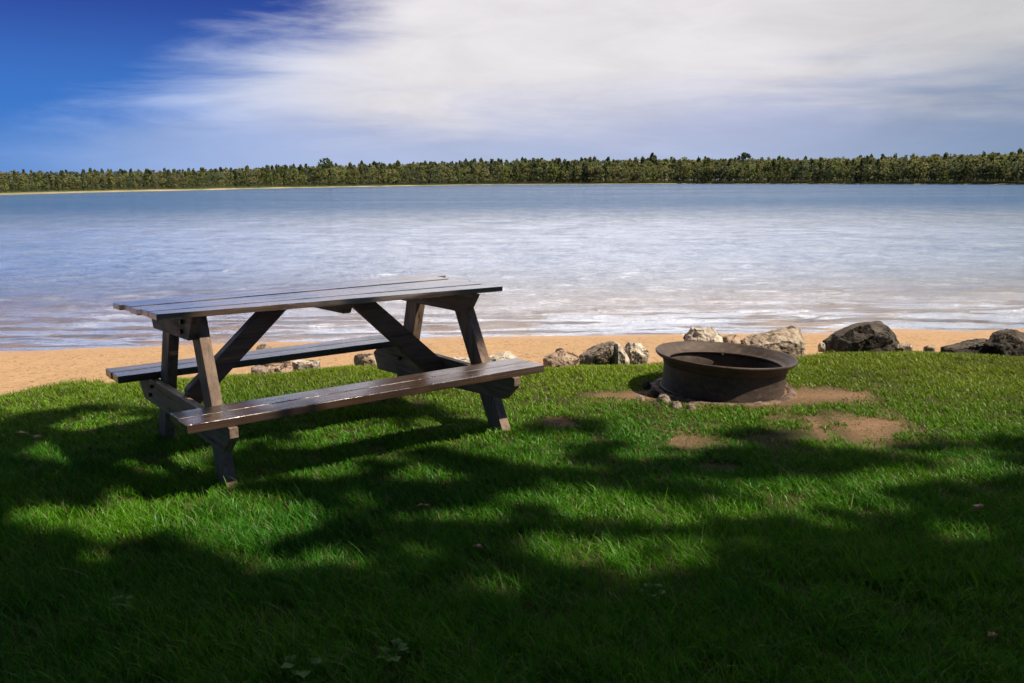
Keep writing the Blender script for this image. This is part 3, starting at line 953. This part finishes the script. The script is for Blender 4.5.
pebble_at(783, 399, 10, 7, M_GREY, 'small brown stone at the right foot of the fire ring', 83)
for i, (a, b, w_, h_) in enumerate([(657, 398, 13, 7), (668, 404, 15, 7), (681, 409, 12, 5), (650, 389, 11, 6), (644, 402, 10, 4), (697, 411, 11, 4), (660, 409, 8, 4)]):
    pebble_at(a, b, w_, h_, M_GREY if i % 3 else M_DARK, 'small grey stone, one of the scatter at the left foot of the fire ring', 90 + i,
              group='stones at the left foot of the fire ring')

# ------------------------------------------------------------------ grass
def blades(name, P, hgt, wid, lean, cols, segs=3):
    """P (n,3) roots. ribbons bending over"""
    n = len(P)
    a = RG.random(n) * 6.283
    la = a + RG.normal(0, .9, n) + 1.2
    la = np.where(RG.random(n) < .45, 2.6 + RG.normal(0, .8, n), la)
    side = np.stack([np.cos(a), np.sin(a), np.zeros(n)], 1) * wid[:, None] * .5
    ld = np.stack([np.cos(la), np.sin(la), np.zeros(n)], 1)
    vs, ts = [], np.linspace(0, 1, segs + 1)
    for t in ts:
        c = P + ld * (hgt * lean * t ** 1.8)[:, None]
        c[:, 2] += hgt * (t - .32 * lean * t * t)
        ww = (1 - t ** 2.2) * .97 + .03
        vs.append(c - side * ww); vs.append(c + side * ww)
    V = np.stack(vs, 1)                 # n, 2(s+1), 3
    k = 2 * (segs + 1)
    f = np.array([(2 * i, 2 * i + 1, 2 * i + 3, 2 * i + 2) for i in range(segs)])
    Fc = (np.arange(n)[:, None, None] * k + f[None]).reshape(-1, 4)
    tt_ = np.repeat(ts, 2)
    C = cols[:, None, :] * (1.0 + 0 * tt_)[None, :, None]
    # pale dry bases of the blades
    return V.reshape(-1, 3), Fc, C.reshape(-1, 3)


def scatter(x0, x1, y0, y1, dens):
    n = int((x1 - x0) * (y1 - y0) * dens)
    return RG.uniform(x0, x1, n), RG.uniform(y0, y1, n)


gx, gy, gw = [], [], []
for (y0, y1, dens, w_) in [(1.9, 3.0, 22000, .0029), (3.0, 4.2, 15500, .0038), (4.2, 5.6, 10500, .0056), (5.6, 8.4, 12500, .0052)]:
    xm = .66 * y1 + .35
    x_, y_ = scatter(-xm, xm, y0, y1, dens)
    gx.append(x_); gy.append(y_); gw.append(np.full(len(x_), w_))
for (x0, x1, y0, y1) in [(-8, -2, 0, 4.5), (2, 9, 0, 4.5), (-8, 9, 0, 1.9), (-9, -4.0, 4.2, 8.2), (4.2, 9, 4.2, 8.2)]:
    x_, y_ = scatter(x0, x1, y0, y1, 1400)
    k = np.abs(x_) > .66 * y_ + .3
    gx.append(x_[k]); gy.append(y_[k]); gw.append(np.full(k.sum(), .011))
gx = np.concatenate(gx); gy = np.concatenate(gy); gw = np.concatenate(gw)
ed = edge_y(gx)
lim = ed + .05 * (fbm(gx * 9, gx * 0 + 3, 77) - .3)
keep = gy < lim
bb = bare(gx, gy)
clump = fbm(gx * 5, gy * 5, 12, 3)
thin = sstep(.30, .42, fbm(gx * 7 + 3, gy * 7, 15, 3))
keep &= RG.random(len(gx)) > bb * (.86 + .13 * (fbm(gx * 8, gy * 8, 44) > .45))
keep &= RG.random(len(gx)) < .35 + .65 * thin
rr = np.hypot(gx - RING[0], gy - RING[1]); keep &= rr > .43
gx, gy, gw, clump, bb = gx[keep], gy[keep], gw[keep], clump[keep], bb[keep]
gz = lawn_z(gx, gy) - .003
n = len(gx)
near = 1 - sstep(2.4, 5.0, gy)
hh_ = (.028 + .030 * near) * (.55 + .9 * clump) * (.6 + .8 * RG.random(n))
tall = RG.random(n) < .02 * near
hh_ = np.where(tall, hh_ * 1.7, hh_) * (1 - .5 * bb)
left_tuft = (gx < ground(100, 380)[0]) & (gy > edge_y(gx) - .15)
hh_ = np.where(left_tuft, hh_ * 1.8, hh_)
lean = .35 + .75 * RG.random(n)
c1, c2, c3, c4 = np.array([.100, .270, .006]), np.array([.225, .305, .014]), np.array([.036, .185, .008]), np.array([.26, .22, .09])
mixv = np.clip(fbm(gx * 1.3, gy * 1.3, 50, 3) * 1.3 - .15 + RG.normal(0, .16, n), 0, 1)[:, None]
yel = sstep(3.9, 6.2, gy)[:, None]
base = c3 * (1 - mixv) + c1 * mixv
base = base * (1 - yel * .85) + (c2 * (.75 + .4 * mixv)) * yel * .85
olive = sstep(1.2, 4.0, gx)[:, None] * .35
base = base * (1 - olive) + np.array([.17, .185, .022]) * (.7 + .5 * mixv) * olive
dry = (RG.random(n) < .06 + .12 * sstep(5.0, 7, gy) * fbm(gx * 2, gy * 2, 8)) | (RG.random(n) < bb * .5)
cols = np.where(dry[:, None], c4 * (.6 + .5 * RG.random((n, 1))), base * (.5 + .9 * RG.random((n, 1)) ** 1.2))
V, Fc, Cc = blades('grass', np.stack([gx, gy, gz], 1), hh_, gw * (.7 + .6 * RG.random(n)), lean, cols)
me = np_mesh('grass', V, Fc, True, Cc)
M_GRASS = leaf_mat('grass blades', .36, .015, .4)
tag(link('grass', me, M_GRASS), 'short green lawn grass growing up to the sandy beach', 'grass', kind='stuff')

# fallen leaves
m = NT('dead leaf'); nn = m.noise(m.pos((1, 1, 1), obj=True), 60, 3)
M_DL = m.done(m.principled(col=m.mix(nn, (.14, .055, .022), (.28, .13, .05)), rough=.7))
for i, (a, b, s, lab) in enumerate([(22, 434, .034, 'brown fallen leaf on the left lawn, left one of two lying together'),
                                    (37, 438, .04, 'brown fallen leaf on the left lawn, right one of two lying together'),
                                    (422, 507, .032, 'reddish fallen leaf in the shaded grass below the near bench'),
                                    (978, 509, .034, 'red brown fallen leaf on the right of the lawn'),
                                    (993, 637, .026, 'brown fallen leaf in the dark grass at the lower right'),
                                    (478, 548, .024, 'brown fallen leaf in the middle of the shaded foreground lawn')]):
    x_, y_ = ground(a, b, .03)
    out = []
    N = 16
    for k in range(N):
        t = k / N * 2 * math.pi
        r = .75 * s * (.55 + .45 * abs(math.cos(t * 2.5)) ** .5) * (1.15 if k == 0 else 1)
        out.append((r * math.cos(t) * 1.2, r * math.sin(t) * .8))
    bm = bmesh.new()
    c_ = bm.verts.new((0, 0, .006)); vs = [bm.verts.new((p_[0], p_[1], .004 * math.sin(j * 1.7) + .35 * abs(p_[1]))) for j, p_ in enumerate(out)]
    for j in range(N): bm.faces.new((c_, vs[j], vs[(j + 1) % N]))
    o = link('fallen_leaf', bm_mesh('fallen_leaf', bm, True), M_DL)
    so_ = o.modifiers.new('s', 'SOLIDIFY'); so_.thickness = .0008
    o.location = (x_, y_, .034); o.rotation_euler = (R(rnd.uniform(-15, 20)), R(rnd.uniform(-15, 15)), rnd.uniform(0, 6))
    tag(o, lab, 'leaf')

# small broad weeds in the grass
def weed(px, py, s, lab):
    x_, y_ = ground(px, py)
    n, rgw = 9, np.random.default_rng(int(px))
    vs, fs = [np.zeros(3)], []
    for i in range(n):
        a = i * 2.4 + rgw.random() * .5; l = s * rgw.uniform(.6, 1.1); w_ = l * .28; up_ = rgw.uniform(.5, .9)
        d_ = np.array([math.cos(a), math.sin(a), 0]); p_ = np.array([-math.sin(a), math.cos(a), 0])
        st = d_ * l * .35 + np.array([0, 0, l * up_ * .8]); tip = d_ * l + np.array([0, 0, l * up_ * .9]); mid = (st + tip) / 2 + np.array([0, 0, .004])
        k = len(vs)
        vs += [st - p_ * .002, mid - p_ * w_, tip, mid + p_ * w_, st + p_ * .002]
        fs += [(0, k, k + 4, 0)[:3] + (k + 4,), (k, k + 1, k + 3, k + 4), (k + 1, k + 2, k + 3, k + 3)]
    cs = [(.07, .19, .03)] * len(vs)
    fs = [(f[0], f[1], f[2]) for f in fs] + [(f[0], f[2], f[3]) for f in fs if len(set(f)) == 4]
    o = link('weed', np_mesh('weed', np.array(vs), np.array(fs), False, np.array(cs)), M_GRASS)
    o.location = (x_, y_, .0)
    tag(o, lab, 'weed')


for i_, (a_, b_, s_, l_) in enumerate([(120, 610, .05, 'tiny broad leaved weed in the dark lower left lawn'), (655, 600, .05, 'tiny broad leaved weed in the shaded lawn under the fire ring, low centre'),
                          (215, 545, .04, 'tiny broad leaved weed in the sunlit patch below the left table leg'), (560, 520, .04, 'tiny broad leaved weed in the dappled grass below the middle of the photo')]):
    weed(a_, b_, s_, l_)
weed(303, 676, .07, 'small broad leaved weed at the bottom edge of the lawn, left of centre')
weed(392, 662, .06, 'small broad leaved weed in the dark foreground grass near the bottom centre')

# ------------------------------------------------------------------ shade trees around the camera (outside the picture), leaves pruned to drawn light spots
LIT = [(60, 455, 40, 14, .9), (120, 428, 50, 11, .8), (30, 402, 60, 12, .9), (160, 462, 42, 20, 1), (45, 525, 48, 16, 1), (105, 540, 30, 12, .9), (225, 540, 60, 22, 1), (270, 512, 45, 9, .9), (310, 470, 65, 14, 1), (345, 438, 60, 9, .9),
       (500, 590, 45, 13, .8), (470, 425, 60, 18, 1), (520, 395, 60, 22, 1), (300, 395, 120, 18, 1), (70, 420, 40, 14, .6), (200, 480, 30, 10, .5),
       (570, 455, 90, 20, .8), (670, 430, 70, 20, 1), (850, 415, 110, 38, 1), (670, 520, 45, 11, .8), (810, 492, 75, 15, 1), (600, 405, 60, 20, .9),
       (930, 470, 90, 16, .8), (330, 560, 35, 10, .5), (740, 400, 90, 26, 1), (960, 400, 110, 30, .9), (460, 520, 50, 9, .6), (120, 400, 60, 10, .6),
       (960, 540, 50, 9, .5), (590, 500, 40, 8, .5), (420, 480, 40, 9, .5), (960, 585, 30, 7, .3), (150, 590, 60, 7, .3), (350, 630, 50, 7, .25), (650, 570, 45, 8, .4),
       (880, 510, 50, 10, .6), (30, 600, 40, 9, .4), (560, 640, 60, 8, .2), (420, 600, 40, 8, .3), (40, 470, 45, 10, .5)]


def shade_want(x, y):
    """how much of the sun the crowns take away at a spot of the lawn"""
    px, py, d = px_of(np.stack([x, y, np.zeros_like(x)], 1))
    px = np.where(d < .3, 512, px); py = np.where(d < .3, 2000, py)
    s = sstep(388, 425, py) * (.54 + .46 * sstep(545, 620, py))
    s = np.maximum(s, sstep(388, 425, py) * (.50 + .5 * sstep(720, 900, px) * sstep(505, 550, py)))
    s = np.maximum(s, sstep(190, 60, px) * sstep(378, 392, py) * .8)
    for (a, b, c, e, k) in LIT:
        q = np.sqrt(((px - a) / c) ** 2 + ((py - b) / e) ** 2)
        s = s * (1 - k * (1 - sstep(.75, 1.15, q)))
    band = np.exp(-(((px - 790) / 120) ** 4 + ((py - 467) / 10) ** 4))
    s = np.maximum(s, band * .95)
    s = np.maximum(s, np.exp(-(((px - 330) / 110) ** 4 + ((py - 412) / 9) ** 4)) * .7)
    return s


def gap_noise(x, y):
    u, v = x + .6 * y, y
    q = .40 * fbm(u * 1.5 + 9, v * 2.1, 301, 3) + .60 * fbm(u * 5.0, v * 6.5, 305, 3)
    return np.clip((q - .30) / .40, .02, .99)


def shade_tree(loc, h, centers, n_clump, label, seed, leaf_col):
    rg = np.random.default_rng(seed)
    centers = [(c[0] - .313 * c[2], c[1] + .318 * c[2]) + tuple(c[2:]) for c in centers]
    loc = (loc[0] - 1.2, loc[1] + 1.5, 0)
    t = empty('shade_tree', loc)
    tag(t, label, 'tree')
    # clumps
    cs = []
    tries = 0
    while len(cs) < n_clump and tries < 60:
        tries += 1
        k = 4000
        ci = rg.integers(len(centers), size=k)
        C = np.array([c[:3] for c in centers])[ci]; Rr = np.array([c[3:] for c in centers])[ci]
        u = rg.normal(size=(k, 3)); u /= np.linalg.norm(u, axis=1)[:, None]; u *= (rg.random(k) ** .4)[:, None]
        P = C + u * Rr
        P = P[P[:, 2] > 2.9]
        lx = P[:, 0] + TRAVEL.x * P[:, 2] / math.tan(EL); ly = P[:, 1] + TRAVEL.y * P[:, 2] / math.tan(EL)
        s = shade_want(lx, ly)
        beyond = ly > 8.5
        ok = (s > gap_noise(lx, ly) * .8) & ~beyond
        cs += list(P[ok])
    cs = np.array(cs[:n_clump])
    nl = 46
    P = np.repeat(cs, nl, 0) + rg.normal(0, .17, (len(cs) * nl, 3))
    lx = P[:, 0] + TRAVEL.x * P[:, 2] / math.tan(EL); ly = P[:, 1] + TRAVEL.y * P[:, 2] / math.tan(EL)
    ok = rg.random(len(P)) < np.clip((shade_want(lx, ly) - gap_noise(lx, ly)) / .30 + .25, 0, 1) ** 1.5
    a, b, d = px_of(P)
    inframe = (d > -.5) & (a > -90) & (a < 1114) & (b > -90)
    ok &= ~inframe
    P = P[ok]
    k = len(P)
    u = rg.normal(size=(k, 3)); u[:, 2] *= .35; u /= np.linalg.norm(u, axis=1)[:, None]
    w = rg.normal(size=(k, 3)); v = np.cross(u, w); v /= np.linalg.norm(v, axis=1)[:, None]
    s = (.055 + .035 * rg.random(k))[:, None]
    q = np.stack([P - u * s * 1.2, P - v * s * .6, P + u * s * 1.2, P + v * s * .6], 1) - np.array(loc)
    cc_ = np.repeat(np.array(leaf_col) * (.7 + .6 * rg.random((k, 1))), 4, 0)
    link('crown', np_mesh('crown', q.reshape(-1, 3), np.arange(k * 4).reshape(-1, 4), False, cc_), M_LEAF, t)
    # trunk and limbs
    TV_, TF_, o_ = [], [], 0
    pts = [np.array([0, 0, -.1]), np.array([.05, .03, h * .25]), np.array([-.08, .1, h * .5]), np.array([.05, 0, h * .8])]
    rad = [.26, .2, .13, .05]
    for i in range(3):
        vs, fs = tube_np(pts[i], pts[i + 1], rad[i], rad[i + 1], 12); TV_.append(vs); TF_.append(fs + o_); o_ += len(vs)
    for c in centers:
        for j in range(5):
            tgt = np.array(c[:3]) - np.array(loc) + rg.normal(0, .3, 3) * np.array(c[3:])
            z = min(h * .7, max(1.9, tgt[2] * .5)); st = np.array([0, 0, z])
            mid = st * .5 + tgt * .5 + np.array([0, 0, .3])
            pa, pb, pd = px_of(np.array([mid, tgt, tgt * .75 + mid * .25]) + np.array(loc))
            if np.any((pd > -.3) & (pa > -120) & (pa < 1144) & (pb > -100)): continue
            ws = np.array([st + (mid - st) * .5, mid, mid * .5 + tgt * .5, tgt]) + np.array(loc)
            if np.any(shade_want(ws[:, 0] + TRAVEL.x * ws[:, 2] / math.tan(EL), ws[:, 1] + TRAVEL.y * ws[:, 2] / math.tan(EL)) < .3): continue
            for (p0, p1, r0, r1) in ((st, mid, .075, .045), (mid, tgt, .045, .012)):
                vs, fs = tube_np(p0, p1, r0, r1, 7); TV_.append(vs); TF_.append(fs + o_); o_ += len(vs)
    link('trunk', np_mesh('trunk', np.concatenate(TV_), np.concatenate(TF_), True), M_BARK, t)
    return k


M_LEAF = leaf_mat('tree leaves', .3, .03, .4)
shade_tree((5.6, -1.6, 0), 9.5, [(4.6, -.2, 5.2, 2.2, 2.2, 1.6), (6.4, 1.2, 5.6, 2.0, 1.8, 1.6), (6.2, -2.2, 6.6, 2.5, 2.5, 1.8), (3.2, 1.0, 4.8, 1.5, 1.3, 1.0)], 1500,
           'broad leafy tree right of the camera shading the foreground lawn', 1, (.05, .10, .02))
shade_tree((1.6, -4.6, 0), 9.0, [(1.4, -2.6, 5.2, 2.6, 2.0, 1.5), (3.4, -3.4, 6.4, 2.4, 2.2, 1.7), (-.8, -3.6, 5.6, 2.2, 2.0, 1.5), (2.6, -.8, 4.6, 1.8, 1.3, 1.0)], 1300,
           'broad leafy tree behind the camera shading the lower lawn', 2, (.045, .095, .02))
shade_tree((10.8, 2.4, 0), 9.0, [(9.6, 1.6, 5.6, 2.4, 2.0, 1.6), (8.2, .4, 5.2, 1.6, 1.5, 1.2), (9.0, 3.2, 5.4, 1.4, 1.2, 1.1)], 900,
           'leafy tree beyond the right edge of the lawn view', 3, (.05, .10, .02))
shade_tree((-6.0, -3.2, 0), 8.5, [(-5.4, -2.2, 5.2, 2.4, 2.2, 1.6), (-3.6, -3.0, 5.8, 1.8, 1.8, 1.4)], 600,
           'unseen leafy tree added behind and left of the camera to dim the sky light', 4, (.045, .09, .02))  # unseen tree added only to block sky light and darken reflections

# ------------------------------------------------------------------ render settings
SC.view_settings.view_transform = 'Standard'
SC.view_settings.look = 'None'
SC.view_settings.exposure = 0.5
SC.view_settings.gamma = 1
SC.cycles.max_bounces = 8
SC.cycles.transparent_max_bounces = 8
SC.cycles.use_denoising = True
SC.cycles.caustics_reflective = False
SC.cycles.caustics_refractive = False
